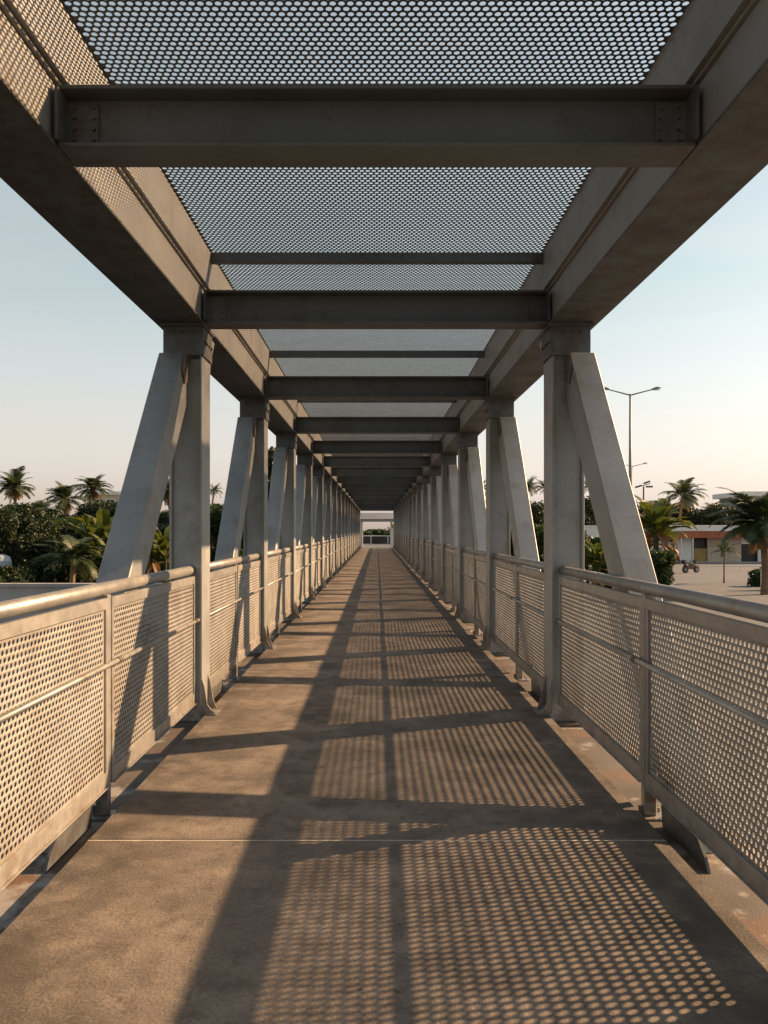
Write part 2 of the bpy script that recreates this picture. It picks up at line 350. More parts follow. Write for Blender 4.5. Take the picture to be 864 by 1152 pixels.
def diagonal(s, run):
    # box member from under the head box down towards the near side, passing outside the railing to the ledge
    top, bot = (-0.26, 3.02), (-run, -0.085)
    sl = (top[0] - bot[0]) / (top[1] - bot[1]); t = 0.25        # horizontal thickness of the slanting box
    c = MB(); c.prism([bot, top, (top[0] + 0.10, 3.02), (top[0] + t, 2.80), (bot[0] + t, -0.085)], 'x', s * 1.592, s * 1.80)
    o = c.build('diagonal_brace', M['steel'], bridge, bevel=0.006)
    g = MB(); yy = -run
    g.prism([(yy - 0.22, -0.083), (yy + 0.34, -0.083), (yy + 0.36, 0.02), (yy + 0.30, 0.20), (yy + 0.14, 0.26), (yy - 0.02, 0.10), (yy - 0.18, -0.02)], 'x', s * 1.575, s * 1.59)
    g.build('foot_plate', M['beam'], o)
    g = MB(); g.prism([(-0.155, 3.01), (-0.29, 3.01), (-0.36, 2.86), (-0.28, 2.76), (-0.155, 2.80)], 'x', s * 1.578, s * 1.59)
    g.build('joint_plate', M['bolt'], o)
    o.location.z = BZ
    return o
for s in (-1, 1):
    c0 = column(s); d0 = diagonal(s, 2.62)
    c0.location.y = CY[0]; d0.location.y = CY[0]
    for y in CY[1:]:
        for src in (c0, d0):
            k = dup(src, parent=bridge); k.location = (0, y, BZ)
# cross beams: I sections between the chords
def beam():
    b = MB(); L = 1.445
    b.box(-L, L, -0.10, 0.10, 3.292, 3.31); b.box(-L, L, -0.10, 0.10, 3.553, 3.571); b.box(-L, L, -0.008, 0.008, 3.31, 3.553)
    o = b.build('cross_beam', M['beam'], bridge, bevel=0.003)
    for s in (-1, 1):
        e = MB()
        e.box(s * 1.432, s * 1.447, -0.13, 0.13, 3.312, 3.551)
        e.box(s * 1.29, s * 1.432, -0.022, -0.009, 3.33, 3.535)
        for zz in (3.36, 3.41, 3.46, 3.51):
            for xx in (1.31, 1.40): e.tube([(s * xx, -0.020, zz), (s * xx, -0.034, zz)], 0.010, 6)
        e.build('end_plate', M['beam'], o)
    o.location.z = BZ
    return o
b0 = beam(); b0.location.y = 3.44
for y in CY[1:]:
    k = dup(b0, parent=bridge); k.location = (0, y - 0.06, BZ)
# light purlins under the sheet
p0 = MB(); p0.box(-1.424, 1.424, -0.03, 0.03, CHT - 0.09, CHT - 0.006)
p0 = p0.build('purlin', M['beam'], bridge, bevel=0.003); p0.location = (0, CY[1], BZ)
for y in CY[2:]: k = dup(p0, parent=bridge); k.location = (0, y, BZ)
# roof sheets, really pierced
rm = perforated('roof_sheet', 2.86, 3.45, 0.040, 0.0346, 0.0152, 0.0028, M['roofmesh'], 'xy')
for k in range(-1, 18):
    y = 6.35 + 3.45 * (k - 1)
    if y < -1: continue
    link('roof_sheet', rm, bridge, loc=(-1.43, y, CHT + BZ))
# girders and piers under the deck
for s in (-1, 1):
    g = MB(); g.box(s * 1.2, s * 1.5, -5, LEN, -0.75, -0.27); g.box(s * 1.1, s * 1.9, -5, LEN, -0.80, -0.752)
    bp(g.build('girder', M['beam'], bridge))
for y in (2, 24, 46, 64.5):
    g = MB(); g.box(-1.7, 1.7, y - 0.3, y + 0.3, -1.15, -0.805); g.box(-0.5, 0.5, y - 0.3, y + 0.3, GZ - 0.1, -1.151)
    bp(g.build('pier', M['conc'], bridge))

# ------------------------------------------------------------------ railings
bays = [(CY[0], CY[1])] + [(a, b) for a, b in zip(CY[1:-1], CY[2:])]
meshes = {}
def panel_mesh(L):
    k = round(L, 3)
    if k not in meshes: meshes[k] = perforated('mesh_panel', L, 0.92, 0.0365, 0.0320, 0.0118, 0.003, M['mesh'], 'yz')
    return meshes[k]
protos = {}
for s, lab in ((-1, 'sunlit railing of perforated panels under a thick tube handrail, left of walkway'),
               (1, 'shaded railing of perforated panels under a thick tube handrail, right of walkway')):
    rl = thing('railing', lab, 'railing', (s * 1.56, 0, -0.085), group='perforated railings along the footbridge')
    LZ = 0.085
    def shared(key, fn, name, loc):
        key = (s, key)
        if key not in protos:
            o = fn(); protos[key] = o; o.location = loc; return o
        return dup(protos[key], loc=loc, parent=rl, jit=0.010 if name in ('mesh_panel', 'post') else 0.0)
    for bi, (ya, yb) in enumerate(bays):
        a, b = ya + 0.155, yb - 0.155
        ym = (a + b) / 2 if bi else 4.22
        L = round(yb - ya, 3)
        def f_hand():
            o = MB().tube([(s * 0.012, 0, 1.216), (s * 0.012, L - 0.03, 1.216)], 0.038, 20).build('handrail', M['rail'], rl, smooth=True)
            return o
        shared(('hand', L), f_hand, 'handrail', (0, ya - 0.09, LZ))
        def f_mid():
            t = MB().tube([(-s * 0.062, 0, 0.80), (-s * 0.062, L - 0.03, 0.80)], 0.0150, 14).build('mid_rail', M['rail'], rl, smooth=True)
            return t
        mr = shared(('mid', L, ym - ya), f_mid, 'mid_rail', (0, ya - 0.09, LZ))
        if not mr.children:
            for yy in (0.06 + 0.09 + 0.09, ym - ya + 0.13, L - 0.18):
                MB().tube([(-s * 0.062, yy, 0.80), (-s * 0.062, yy + 0.05, 0.80)], 0.019, 12).build('sleeve', M['bolt'], mr)
        # post
        def f_post():
            p = MB()
            p.box(-0.040, 0.030, -0.026, 0.026, -0.072, 1.184)
            o = p.build('post', M['rail'], rl, bevel=0.003)
            q = MB(); q.box(-0.09, 0.09, -0.07, 0.07, -0.083, -0.073); q.box(-0.025, -0.065, -0.004, 0.004, -0.072, -0.02)
            t = q
            for xx in (-0.07, 0.07):
                for yy in (-0.045, 0.045): t.tube([(xx, yy, -0.072), (xx, yy, -0.05)], 0.009, 6)
            q.build('base_plate', M['rail'], o)
            return o
        shared('post', f_post, 'post', (0, ym, LZ))
        # panels
        for (p, q) in ((a, ym - 0.03), (ym + 0.03, b)):
            W = round(q - p, 3)
            def f_panel():
                me = panel_mesh(W - 0.07)
                o = link('mesh_panel', me, rl)
                fr = MB()
                # origin of the sheet sits at y=+0.035, z=0.17
                for zz0, zz1 in ((-0.085, 0.0), (0.92, 0.982)):
                    fr.box(-0.016, 0.014, -0.035, W - 0.035, zz0, zz1)
                fr.box(-0.014, 0.014, -0.035, 0.0, 0.0, 0.92); fr.box(-0.014, 0.014, W - 0.07, W - 0.035, 0.0, 0.92)
                fr.box(-s * 0.014, -s * 0.03, -0.035, W - 0.035, -0.085, -0.079)
                fr.build('panel_frame', M['rail'], o, bevel=0.002)
                return o
            shared(('panel', W), f_panel, 'mesh_panel', (-s * 0.022, p + 0.035, LZ + 0.185))

# ------------------------------------------------------------------ far end
portal = thing('portal', 'white concrete gateway closing the far end of the bridge', 'gateway', (0, 67.2, 0))
MB().box(-1.80, -1.28, -0.3, 0.3, 0, 2.36).build('jamb', M['white'], portal, bevel=0.01)
MB().box(1.22, 1.75, -0.3, 0.3, 0, 2.36).build('jamb', M['white'], portal, bevel=0.01)
MB().box(-1.85, 1.80, -0.35, 0.35, 2.362, 2.66).build('lintel', M['conc'], portal, bevel=0.01)
MB().box(-2.3, 2.1, 1.2, 1.5, 2.72, 3.2).box(-2.3, -2.1, 1.2, 1.5, 0, 2.718).box(1.9, 2.1, 1.2, 1.5, 0, 2.718).build('rear_beam', M['white'], portal)
lt = thing('wall_lamp', 'pale round lamp fixed on the right post of the white gateway', 'lamp', (1.40, 66.88, 2.12))
import bmesh
def ball(r, seg=16, rings=10):
    m = MB(); vs = []; fs = []
    for i in range(rings + 1):
        a = math.pi * i / rings
        for k in range(seg):
            b = 2 * math.pi * k / seg; vs.append((r * math.sin(a) * math.cos(b), r * math.sin(a) * math.sin(b), r * math.cos(a)))
    for i in range(rings):
        for k in range(seg): fs.append((i * seg + k, i * seg + (k + 1) % seg, (i + 1) * seg + (k + 1) % seg, (i + 1) * seg + k))
    m.add(vs, fs); return m
ball(0.2).build('globe', M['diffuser'], lt, smooth=True, loc=(0, -0.12, 0))
MB().box(-0.06, 0.06, -0.06, 0.02, -0.3, -0.17).build('bracket', M['bolt'], lt)
gr = thing('guardrail', 'low dark guardrail with pale top rail at the end of the landing', 'guardrail', (0, 87, 0))
MB().box(-6, 6, -0.03, 0.03, 0.1, 0.78).build('panel', M['glass'], gr)
MB().tube([(-6, 0, 0.92), (6, 0, 0.92)], 0.05, 8).build('rail', M['white'], gr)
for x in (-6, -4, -2, -0.7, 1.3, 3, 5, 6): MB().box(x - 0.05, x + 0.05, -0.05, -0.031, 0, 0.9).build('post', M['white'], gr)

# ------------------------------------------------------------------ vegetation
def leafcloud(mb, blobs, n, size, rnd, flat=0.6):
    """leaf-sized folded faces through lumpy volumes"""
    tot = sum(b[3] ** 2 for b in blobs); n = int(n * 2.6)
    for (bx, by, bz, br) in blobs:
        for _ in range(int(n * br * br / tot)):
            u = rnd.gauss(0, 1); v = rnd.gauss(0, 1); q = rnd.gauss(0, 1); l = math.sqrt(u * u + v * v + q * q) or 1
            rr = br * (rnd.random() ** 0.28) * (1 + 0.22 * math.sin(u * 3 + v * 5) * rnd.random())
            p = Vector((bx + u / l * rr, by + v / l * rr, bz + q / l * rr * 0.85))
            s = size * (0.6 + rnd.random() * 0.9)
            d = Vector((rnd.gauss(0, 1), rnd.gauss(0, 1), rnd.gauss(0, 0.7) - 0.2)).normalized()
            e = d.cross(Vector((rnd.gauss(0, 1), rnd.gauss(0, 1), rnd.gauss(0, 1)))).normalized()
            up = d.cross(e) * 0.18
            mb.add([p, p + d * s * 0.5 + e * s * 0.28 + up * s, p + d * s, p + d * s * 0.5 - e * s * 0.28 + up * s], [(0, 1, 2), (0, 2, 3)])
def broadleaf(label, px, d, ytop, width, m='leaf_dark', n=3500, size=0.28, seed=0, group=None, name='broadleaf_tree', low=True, cat='tree', zb=None):
    rnd = random.Random(seed); x = X(px, d); H = Z(ytop, d) - GZ; hw = width / F * d / 2
    t = thing(name, label, cat, (x, d, GZ), group=group)
    z0 = 0.04 * H if low else 0.45 * H
    blobs = []
    for i in range(26):
        a = rnd.random() * 6.28; r = hw * 0.8 * math.sqrt(rnd.random()); zz = z0 + (H - z0) * (0.05 + 0.95 * rnd.random() if i > 2 else 1.0)
        k = 1 - 0.45 * abs((zz - z0) / (H - z0) - 0.35)
        br = max(0.28, min(hw, H * 0.4) * (0.26 + 0.26 * rnd.random()))
        blobs.append((math.cos(a) * r * k, math.sin(a) * r * k, min(zz, H - br * 0.95), br))
    mb = MB(); leafcloud(mb, blobs, n, size, rnd)
    tr = MB()
    rad = 0.05 + 0.02 * H
    tr.tube([(0, 0, -0.05), (0.05 * H * (rnd.random() - 0.5), 0, 0.25 * H), (0.08, 0, 0.5 * H)], [rad, rad * 0.8, rad * 0.55], 8)
    tr.build('trunk', M['bark'], t)
    br_ = MB()
    for b in blobs[:9]:
        br_.tube([(0.03, 0, 0.3 * H), (b[0] * 0.5, b[1] * 0.5, 0.3 * H + (b[2] - 0.3 * H) * 0.6), (b[0], b[1], b[2])], [rad * 0.5, rad * 0.3, 0.02], 5)
    br_.build('branch', M['bark'], t)
    mb.build('crown', M[m], t)
    return t

def frond(mb, base, az, el0, L, droop, rnd, nl=26, ll=0.55, width=0.05, hang=0.35):
    """feather frond: arched stalk with thin leaflets"""
    pts = []; p = Vector(base); el = el0; n = 9
    for i in range(n + 1):
        pts.append(p.copy()); p = p + Vector((math.cos(az) * math.cos(el), math.sin(az) * math.cos(el), math.sin(el))) * (L / n); el -= droop / n * (0.5 + i / n)
    mb.tube(pts, [0.03 * (1 - 0.85 * i / n) + 0.004 for i in range(n + 1)], 4, cap=False)
    for i in range(nl):
        t = 0.14 + 0.86 * i / nl; k = min(int(t * n), n - 1); q = pts[k].lerp(pts[k + 1], t * n - k); d = (pts[k + 1] - pts[k]).normalized()
        side = d.cross(Vector((0, 0, 1)));  side = side.normalized() if side.length > 1e-3 else Vector((1, 0, 0))
        up = side.cross(d)
        l = ll * math.sin(math.pi * min(1, 0.18 + t * 0.85)) ** 0.6 * (0.8 + 0.3 * rnd.random())
        for sg in (-1, 1):
            e = (side * sg + d * 0.65 + up * 0.25 + Vector((0, 0, -hang * (0.6 + 0.8 * rnd.random())))).normalized()
            w = d * width * 0.5
            mid = q + e * l * 0.55; tip = q + e * l + Vector((0, 0, -0.25 * l * hang))
            mb.add([q - w, q + w, mid + w * 0.8, mid - w * 0.8, tip], [(0, 1, 2, 3), (3, 2, 4)])
def palm(label, px, d, ycrown, rpx, seed=0, fronds=30, dead=6, group='palms rising above the treetops', name='palm_tree', trad=0.16, nl=26, fan=False, wide=None, zb=GZ):
    rnd = random.Random(seed); x = X(px, d); zc = Z(ycrown, d) - zb; Rr = rpx / F * d
    t = thing(name, label, 'palm', (x, d, zb), group=group)
    lean = (rnd.random() - 0.5) * 0.16 * zc; wind = rnd.random() * 6.28; x -= lean; t.location.x = x
    tr = MB(); n = 14
    pts = [(lean * (i / n) ** 2, 0, zc * i / n - 0.05 * (i == 0)) for i in range(n + 1)]
    tr.tube(pts, [trad * (1.35 - 0.45 * min(1, i / 3)) * (1 + 0.06 * (i % 2)) for i in range(n + 1)], 10); tr.build('trunk', M['palmbark'], t)
    top = Vector((lean, 0, zc))
    mb = MB()
    for i in range(fronds):
        az = i * 2.399 + rnd.random() * 0.9; az += 0.35 * math.sin(wind - az); f = i / fronds
        el = R(78) - f * R(88) + (rnd.random() - 0.5) * 0.45
        frond(mb, top + Vector((math.cos(az), math.sin(az), 0)) * 0.08, az, el, Rr * (0.95 + 0.45 * rnd.random()), R(60) + R(65) * rnd.random(), rnd, nl=nl, ll=Rr * 0.36, width=(wide or 0.045 * Rr), hang=0.25 + 0.3 * f)
    mb.build('crown', M['leaf_palm'], t)
    if dead:
        mb = MB()
        for i in range(dead):
            az = i * 2.399 + rnd.random(); frond(mb, top + Vector((0, 0, -0.15)), az, R(-25) - R(30) * rnd.random(), Rr * (0.6 + 0.3 * rnd.random()), R(50), rnd, nl=nl // 2, ll=Rr * 0.25, width=0.05 * Rr, hang=0.9)
        mb.build('dead_fronds', M['leaf_dead'], t)
    return t
def bigleaf(mb, base, az, el0, L, W, droop, rnd):
    pts = []; p = Vector(base); el = el0; n = 8
    for i in range(n + 1):
        pts.append(p.copy()); p = p + Vector((math.cos(az) * math.cos(el), math.sin(az) * math.cos(el), math.sin(el))) * (L / n); el -= droop / n * (0.4 + 1.2 * i / n)
    mb.tube(pts, [0.03 * (1 - 0.8 * i / n) + 0.004 for i in range(n + 1)], 4, cap=False)
    vs = []; 
    for i in range(2, n + 1):
        d = (pts[i] - pts[i - 1]).normalized(); side = d.cross(Vector((0, 0, 1))); side = side.normalized() if side.length > 1e-3 else Vector((1, 0, 0)); up = side.cross(d)
        tt = (i - 2) / (n - 2); w = W * math.sin(math.pi * (0.10 + 0.86 * tt)) ** 0.7
        for sg in (-1, 1): vs.append((pts[i], pts[i] + side * sg * w * 0.5 + up * w * 0.18 + Vector((0, 0, -0.05 * rnd.random() * W))))
    for sg in (0, 1):
        c = [vs[2 * j + sg] for j in range(n - 1)]
        for j in range(n - 2):
            if rnd.random() < 0.06: continue
            mb.add([c[j][0], c[j][1], c[j + 1][1], c[j + 1][0]], [(0, 1, 2, 3)])
def banana(label, px, d, ytop, hpx, seed=0, name='banana_plant', n=9, deadn=2, zb=GZ):
    rnd = random.Random(seed); x = X(px, d); H = Z(ytop, d) - zb; L = hpx / F * d
    t = thing(name, label, 'plant', (x, d, zb), group='broad leaved plants beside the bridge')
    st = MB(); mb = MB(); dm = MB()
    for k in range(3):
        ox, oy = (rnd.random() - 0.5) * 0.9, (rnd.random() - 0.5) * 0.9; h = (H - L * 0.75) * (0.82 + 0.18 * (k == 0))
        st.tube([(ox, oy, -0.05), (ox * 1.2, oy * 1.2, h * 0.6), (ox * 1.3, oy * 1.3, h)], [0.13, 0.10, 0.06], 8)
        for i in range(n):
            az = i * 2.399 + rnd.random() + k; bigleaf(mb, (ox * 1.3, oy * 1.3, h - 0.1), az, R(82) - R(50) * i / n, L * (0.8 + 0.4 * rnd.random()), L * 0.30, R(60) + R(60) * i / n, rnd)
        for i in range(deadn):
            bigleaf(dm, (ox * 1.3, oy * 1.3, h - 0.2), rnd.random() * 6.28, R(-10), L * 0.7, L * 0.2, R(90), rnd)
    st.build('stem', M['leaf_mid'], t); mb.build('leaves', M['leaf_banana'], t)
    if deadn: dm.build('dead_leaves', M['leaf_dead'], t)
    return t

GT = 'dense trees left of the bridge'
broadleaf('dense dark round tree at the photo\'s left edge behind the grey wall', 2, 46, 564, 120, n=9000, seed=1, group=GT, size=0.22)
broadleaf('dark rounded tree just right of the leftmost tree, in front of tall palms', 56, 52, 582, 110, n=8000, seed=2, group=GT, m='leaf_mid', size=0.22)
broadleaf('very dark low tree behind the drooping low palm left of the bridge', 102, 47, 592, 100, n=8000, seed=3, group=GT)
broadleaf('dark tree seen between the nearest left brace and column', 170, 50, 590, 100, n=8000, seed=4, group=GT, size=0.22)
broadleaf('dark leafy tree seen between first and second left columns', 240, 55, 567, 84, n=7000, seed=5, group=GT, m='leaf_mid')
broadleaf('tall dark tree showing its top beside the third left column', 303, 52, 506, 56, n=6500, seed=6, group=GT, low=False)
broadleaf('dark tree glimpsed between distant left columns', 346, 70, 575, 50, n=3500, seed=7, group=GT)
broadleaf('low dark tree beside the second left brace foot', 290, 60, 588, 70, n=4500, seed=27, group=GT)
broadleaf('low dark bush behind the grey wall at the far left edge', 4, 40, 638, 64, n=4000, seed=91, group=GT, name='bush', cat='bush', size=0.2)
broadleaf('low dark bush behind the grey wall, left of the drooping low palm', 58, 43, 628, 60, n=4500, seed=92, group=GT, name='bush', cat='bush', size=0.2)
broadleaf('low dark bush right behind the drooping low palm', 112, 42, 622, 60, n=4500, seed=93, group=GT, name='bush', cat='bush', size=0.2)
broadleaf('broad dark tree in the second row, below the two leftmost palms', 34, 62, 572, 110, n=7000, seed=71, group=GT, size=0.26)
broadleaf('dark tree behind the nearest left brace, in the second row', 126, 64, 563, 110, n=7000, seed=72, group=GT, size=0.26)
broadleaf('dark tree behind the nearest left column, in the second row', 205, 64, 574, 90, n=7000, seed=73, group=GT, size=0.26)
broadleaf('dark tree behind the second left column', 275, 74, 570, 80, n=6000, seed=74, group=GT, size=0.28)
broadleaf('dark tree behind the fourth and fifth left columns', 355, 90, 576, 60, n=4500, seed=75, group=GT, size=0.32)
banana('broad leaved plant with one yellow leaf left of the nearest left brace', 128, 40, 604, 38, seed=3)
banana('sunlit yellowing broad leaved plant between nearest left brace and column', 182, 40, 588, 40, seed=5, deadn=4)
banana('big dark broad leaves standing behind the low palm', 108, 44, 575, 50, seed=6, deadn=0)
palm('low drooping dark palm in front of the trees behind the grey wall', 84, 36, 628, 34, seed=2, fronds=20, dead=0, name='palm_bush', group=None, trad=0.14, nl=30)
palm('tall palm at photo\'s left edge with brown hanging fronds', 17, 78, 548, 23, seed=11, dead=10)
palm('palm with orange dead skirt, second from the left edge', 73, 72, 562, 23, seed=12, dead=12)
palm('palm just left of the nearest left brace', 105, 78, 550, 21, seed=13, dead=8)
palm('palm seen between nearest left brace and column, brown skirt', 189, 68, 552, 20, seed=14, dead=14)
palm('small distant palm right of the nearest left column', 241, 115, 552, 9, seed=15, dead=2, nl=14)
palm('small palm with yellow fronds by the left wall tree', 48, 62, 580, 20, seed=16, dead=3)
# right hand side
GR = 'dense trees right of the bridge'
broadleaf('rounded green bush between second right brace and first column', 608, 52, 592, 44, m='leaf_mid', n=4500, seed=31, group=GR, name='bush', cat='bush')
broadleaf('dark tree behind the white wall right of the nearest right column', 664, 86, 557, 90, n=7000, seed=32, group=GR)
broadleaf('dark tree behind the white wall left of the nearest right column', 600, 90, 564, 90, n=7000, seed=33, group=GR)
broadleaf('bushy dark tree behind the floodlight pole', 722, 96, 562, 90, n=7000, seed=34, group=GR)
broadleaf('wide dark tree behind the orange trimmed building roof', 790, 98, 566, 110, n=10000, seed=35, group=GR)
broadleaf('low dark tree behind the far corner of the orange trimmed building', 845, 104, 570, 90, n=7000, seed=36, group=GR)
broadleaf('dark tree glimpsed between second and third right columns', 545, 80, 562, 70, n=6000, seed=37, group=GR)
broadleaf('low bush under the nearest right brace', 684, 46, 606, 56, m='leaf_mid', n=5000, seed=38, group=GR, name='bush', cat='bush')
broadleaf('small round shrub at the photo\'s right edge beyond the handrail', 854, 47, 641, 22, m='leaf_mid', n=1500, seed=39, group=GR, name='bush', size=0.16, cat='bush')
broadleaf('dark tree behind the third right column', 500, 88, 572, 70, n=5000, seed=81, group=GR, size=0.3)
broadleaf('dark tree directly behind the second right column', 566, 74, 574, 70, n=6000, seed=82, group=GR, size=0.28)
broadleaf('dark tree directly behind the nearest right column', 636, 72, 574, 60, n=6000, seed=83, group=GR, size=0.28)
broadleaf('low green shrub at the foot of the tall sunlit broad leaved plant', 738, 44, 620, 56, n=4000, seed=94, m='leaf_mid', group=GR, name='bush', cat='bush', size=0.2)
banana('tall sunlit broad leaved plant right of the nearest right brace', 737, 46, 562, 46, seed=41, n=11, deadn=5)
banana('broad leaved plant low between nearest right column and brace', 668, 43, 608, 36, seed=42, deadn=1)
palm('large dark date palm at the photo\'s right edge in front of the building', 858, 41, 588, 50, seed=51, fronds=32, dead=5, nl=40, trad=0.2, group=None)
palm('tall palm above the roof right of the floodlight pole', 768, 88, 558, 23, seed=52, dead=2)
palm('short palm top between tall palm and the edge palm', 801, 100, 578, 15, seed=53, dead=2)
palm('left palm of the pair beyond the second right brace', 594, 112, 548, 14, seed=54, dead=3, nl=16)
palm('right palm of the pair beyond the second right brace', 613, 116, 549, 13, seed=55, dead=3, nl=16)
palm('small palm between nearest right column and brace', 666, 110, 545, 15, seed=56, dead=4, nl=16)
palm('small palm beyond the third right column', 541, 118, 550, 13, seed=57, dead=3, nl=16)
palm('thin young palm with drooping fronds in the yard', 815, 50, 620, 15, seed=58, fronds=12, dead=0, trad=0.05, nl=18, group=None)
# far end trees
GF = 'trees beyond the end of the bridge'
for px, d, yt, wd, sd, lb in ((410, 100, 598, 20, 61, 'left green tree framed by the far gateway'), (425, 104, 596, 18, 62, 'middle green tree framed by the far gateway'), (441, 98, 598, 20, 63, 'right green tree framed by the far gateway')):
    broadleaf(lb, px, d, yt, wd, m='leaf_mid', n=2500, seed=sd, group=GF)
# far-off wood as one mass
rnd = random.Random(99); mb = MB(); blobs = []
for i in range(170):
    px = -420 + i * 10 + rnd.random() * 8; d = 165 + rnd.random() * 40
    top = (3.6 + rnd.random() * 2.6) if abs(px - 422) > 60 else 1.6
    blobs.append((X(px, d), d, top - 1.6, 2.3)); blobs.append((X(px, d), d, top - 4.2, 2.9))
leafcloud(mb, blobs, 60000, 0.7, rnd)
tag(mb.build('distant_wood', M['leaf_dark']), 'far-off dark line of woodland along the horizon', 'woodland', kind='stuff')

# ------------------------------------------------------------------ walls and buildings
wl = thing('retaining_wall', 'low plain grey concrete wall beyond the left handrail', 'wall', (0, 28, GZ))
MB().box(-45, -2.6, 0, 0.3, -0.1, Z(661, 28) - GZ).build('wall_face', M['conc'], wl)
MB().box(-45, -2.6, -0.04, 0.34, Z(661, 28) - GZ + 0.002, Z(656.5, 28) - GZ).build('coping', M['conc'], wl, bevel=0.01)

def building(name, label, cat, x0, x1, y, depth, h, wallm, zb=GZ): ...
D = 82.0
bx0, bx1 = X(700, D), X(900, D)
ht = Z(591, D) - GZ
bl = thing('single_storey_building', 'white single storey building with orange-brown band under its flat roof', 'building', (bx0, D, GZ))
W = bx1 - bx0
def rx(px): return X(px, D) - bx0
def rz(py): return Z(py, D) - GZ
wz = rz(605)
wm = MB()
dl, dr = rx(778), rx(796)                    # doorway
wl0, wl1 = rx(744), rx(757)                  # small window
el, er = rx(834), rx(853)
for a, b, z0, z1 in ((0.3, wl0, 0, wz), (wl0, wl1, 0, rz(610)), (wl0, wl1, rz(606), wz), (wl1, dl, 0, wz), (er, W, 0, wz), (el, er, rz(612), wz)):
    wm.box(a, b, 0, 0.25, z0, z1)
wm.box(0.3, 0.55, 0.251, 9, 0, wz); wm.box(W - 0.25, W, 0.251, 9, 0, wz); wm.box(0.3, W, 9.001, 9.25, 0, wz)
wm.build('wall', M['white'], bl)
MB().box(dr, el, 0.02, 0.25, 0, wz - 0.003).build('beige_wall', M['beige'], bl)
MB().box(0.3, W, 0.4, 0.5, 0, wz - 0.05).build('dark_interior', M['dark'], bl)  # near-black sheet standing in for the shade indoors
MB().box(-0.5, W + 0.5, -1.3, 9.6, rz(597.5), ht).build('roof_fascia', M['white'], bl, bevel=0.02)
MB().box(-0.4, W + 0.4, -1.2, 9.5, wz + 0.003, rz(597.5) - 0.003).build('orange_band', M['orange'], bl)
do = MB().box(dl + 0.04, dr - 0.04, 0.15, 0.22, 0, rz(617)).build('door', M['ochre'], bl)
MB().box(dl, dl + 0.04, 0.1, 0.26, 0, wz).box(dr - 0.04, dr, 0.1, 0.26, 0, wz).build('door_frame', M['bolt'], bl)
MB().box(wl0 + 0.03, wl1 - 0.03, 0.12, 0.15, rz(610), rz(606)).build('window', M['glass'], bl)
for px in (762, 775): MB().box(rx(px) - 0.06, rx(px) + 0.06, -1.1, -0.98, 0, wz).build('porch_post', M['white'], bl)
MB().box(0.3, W, -1.2, -0.01, 0.0, 0.12).build('step', M['conc'], bl)
# long white wall
wl = thing('boundary_wall', 'long white painted wall behind the nearest right column', 'wall', (X(595, 78), 78, GZ))
MB().box(0, X(698, 78) - X(595, 78), 0, 0.3, -0.1, Z(592, 78) - GZ - 0.1).build('wall_face', M['white'], wl)
MB().box(-0.05, X(698, 78) - X(595, 78) + 0.05, -0.05, 0.35, Z(592, 78) - GZ - 0.098, Z(591, 78) - GZ).build('coping', M['white'], wl)
# taller block at the right edge
D2 = 100.0
bt = thing('tall_building', 'pale grey upper floor of a taller building behind the right edge palm', 'building', (X(840, D2), D2, GZ))
hh = Z(553, D2) - GZ
MB().box(0, 9, 0, 8, 0, hh - 0.7).build('wall', M['conc'], bt)
MB().box(-0.8, 9.5, -0.8, 8.5, hh - 0.7 + 0.003, hh).build('roof_slab', M['white'], bt, bevel=0.03)
for k in range(3):
    wf = MB().box(1 + k * 2.6, 2.6 + k * 2.6, -0.06, -0.002, hh - 3.0, hh - 1.6).build('window', M['white'], bt)
    MB().box(1.1 + k * 2.6, 2.5 + k * 2.6, -0.08, -0.061, hh - 2.9, hh - 1.7).build('pane', M['glass'], wf)
# beige block behind left trees
D3 = 118.0
bt = thing('beige_building', 'flat beige building mostly hidden behind the left palms', 'building', (X(98, D3), D3, GZ))
hh = Z(553, D3) - GZ; W3 = X(136, D3) - X(98, D3)
MB().box(0, W3, 0, 6, 0, hh - 0.5).build('wall', M['beige'], bt)
MB().box(-0.3, W3 + 0.3, -0.3, 6.3, hh - 0.497, hh).build('roof_slab', M['white'], bt)
for k in range(2):
    wf = MB().box(0.7 + k * 2.4, 2.1 + k * 2.4, -0.06, -0.002, hh - 2.6, hh - 1.2).build('window', M['white'], bt)
    MB().box(0.8 + k * 2.4, 2.0 + k * 2.4, -0.08, -0.061, hh - 2.5, hh - 1.3).build('pane', M['glass'], wf)
bt = thing('white_house', 'small white house peeping through the left trees', 'building', (X(52, 96), 96, GZ))
MB().box(0, 4.2, 0, 5, 0, Z(594, 96) - GZ).build('wall', M['white'], bt)
MB().prism([(-0.3, Z(594, 96) - GZ + 0.003), (4.5, Z(594, 96) - GZ + 0.003), (2.1, Z(586, 96) - GZ)], 'y', -0.3, 5.3).build('roof', M['conc'], bt)
wf = MB().box(1.4, 2.6, -0.05, -0.002, 1.2, 2.3).build('window', M['glass'], bt)
wl = thing('garden_wall', 'short white wall at the photo\'s right edge beside the shrub', 'wall', (X(858, 44), 44, GZ))
MB().box(0, 8, 0, 0.25, -0.1, Z(640, 44) - GZ).build('wall_face', M['white'], wl)
MB().box(-0.04, 8, -0.04, 0.29, Z(640, 44) - GZ + 0.002, Z(638, 44) - GZ + 0.03).build('coping', M['conc'], wl)
# yard barrier
yb_ = thing('rail_fence', 'thin pale rail barrier in the yard before the building', 'fence', (X(795, 66), 66, GZ))
L = X(872, 66) - X(795, 66)
MB().tube([(0, 0, Z(637, 66) - GZ), (L, 0, Z(637, 66) - GZ)], 0.05, 6).build('rail', M['white'], yb_)
for k in range(3): MB().tube([(L * k / 2, 0, -0.02), (L * k / 2, 0, Z(637, 66) - GZ)], 0.045, 6).build('post', M['white'], yb_)

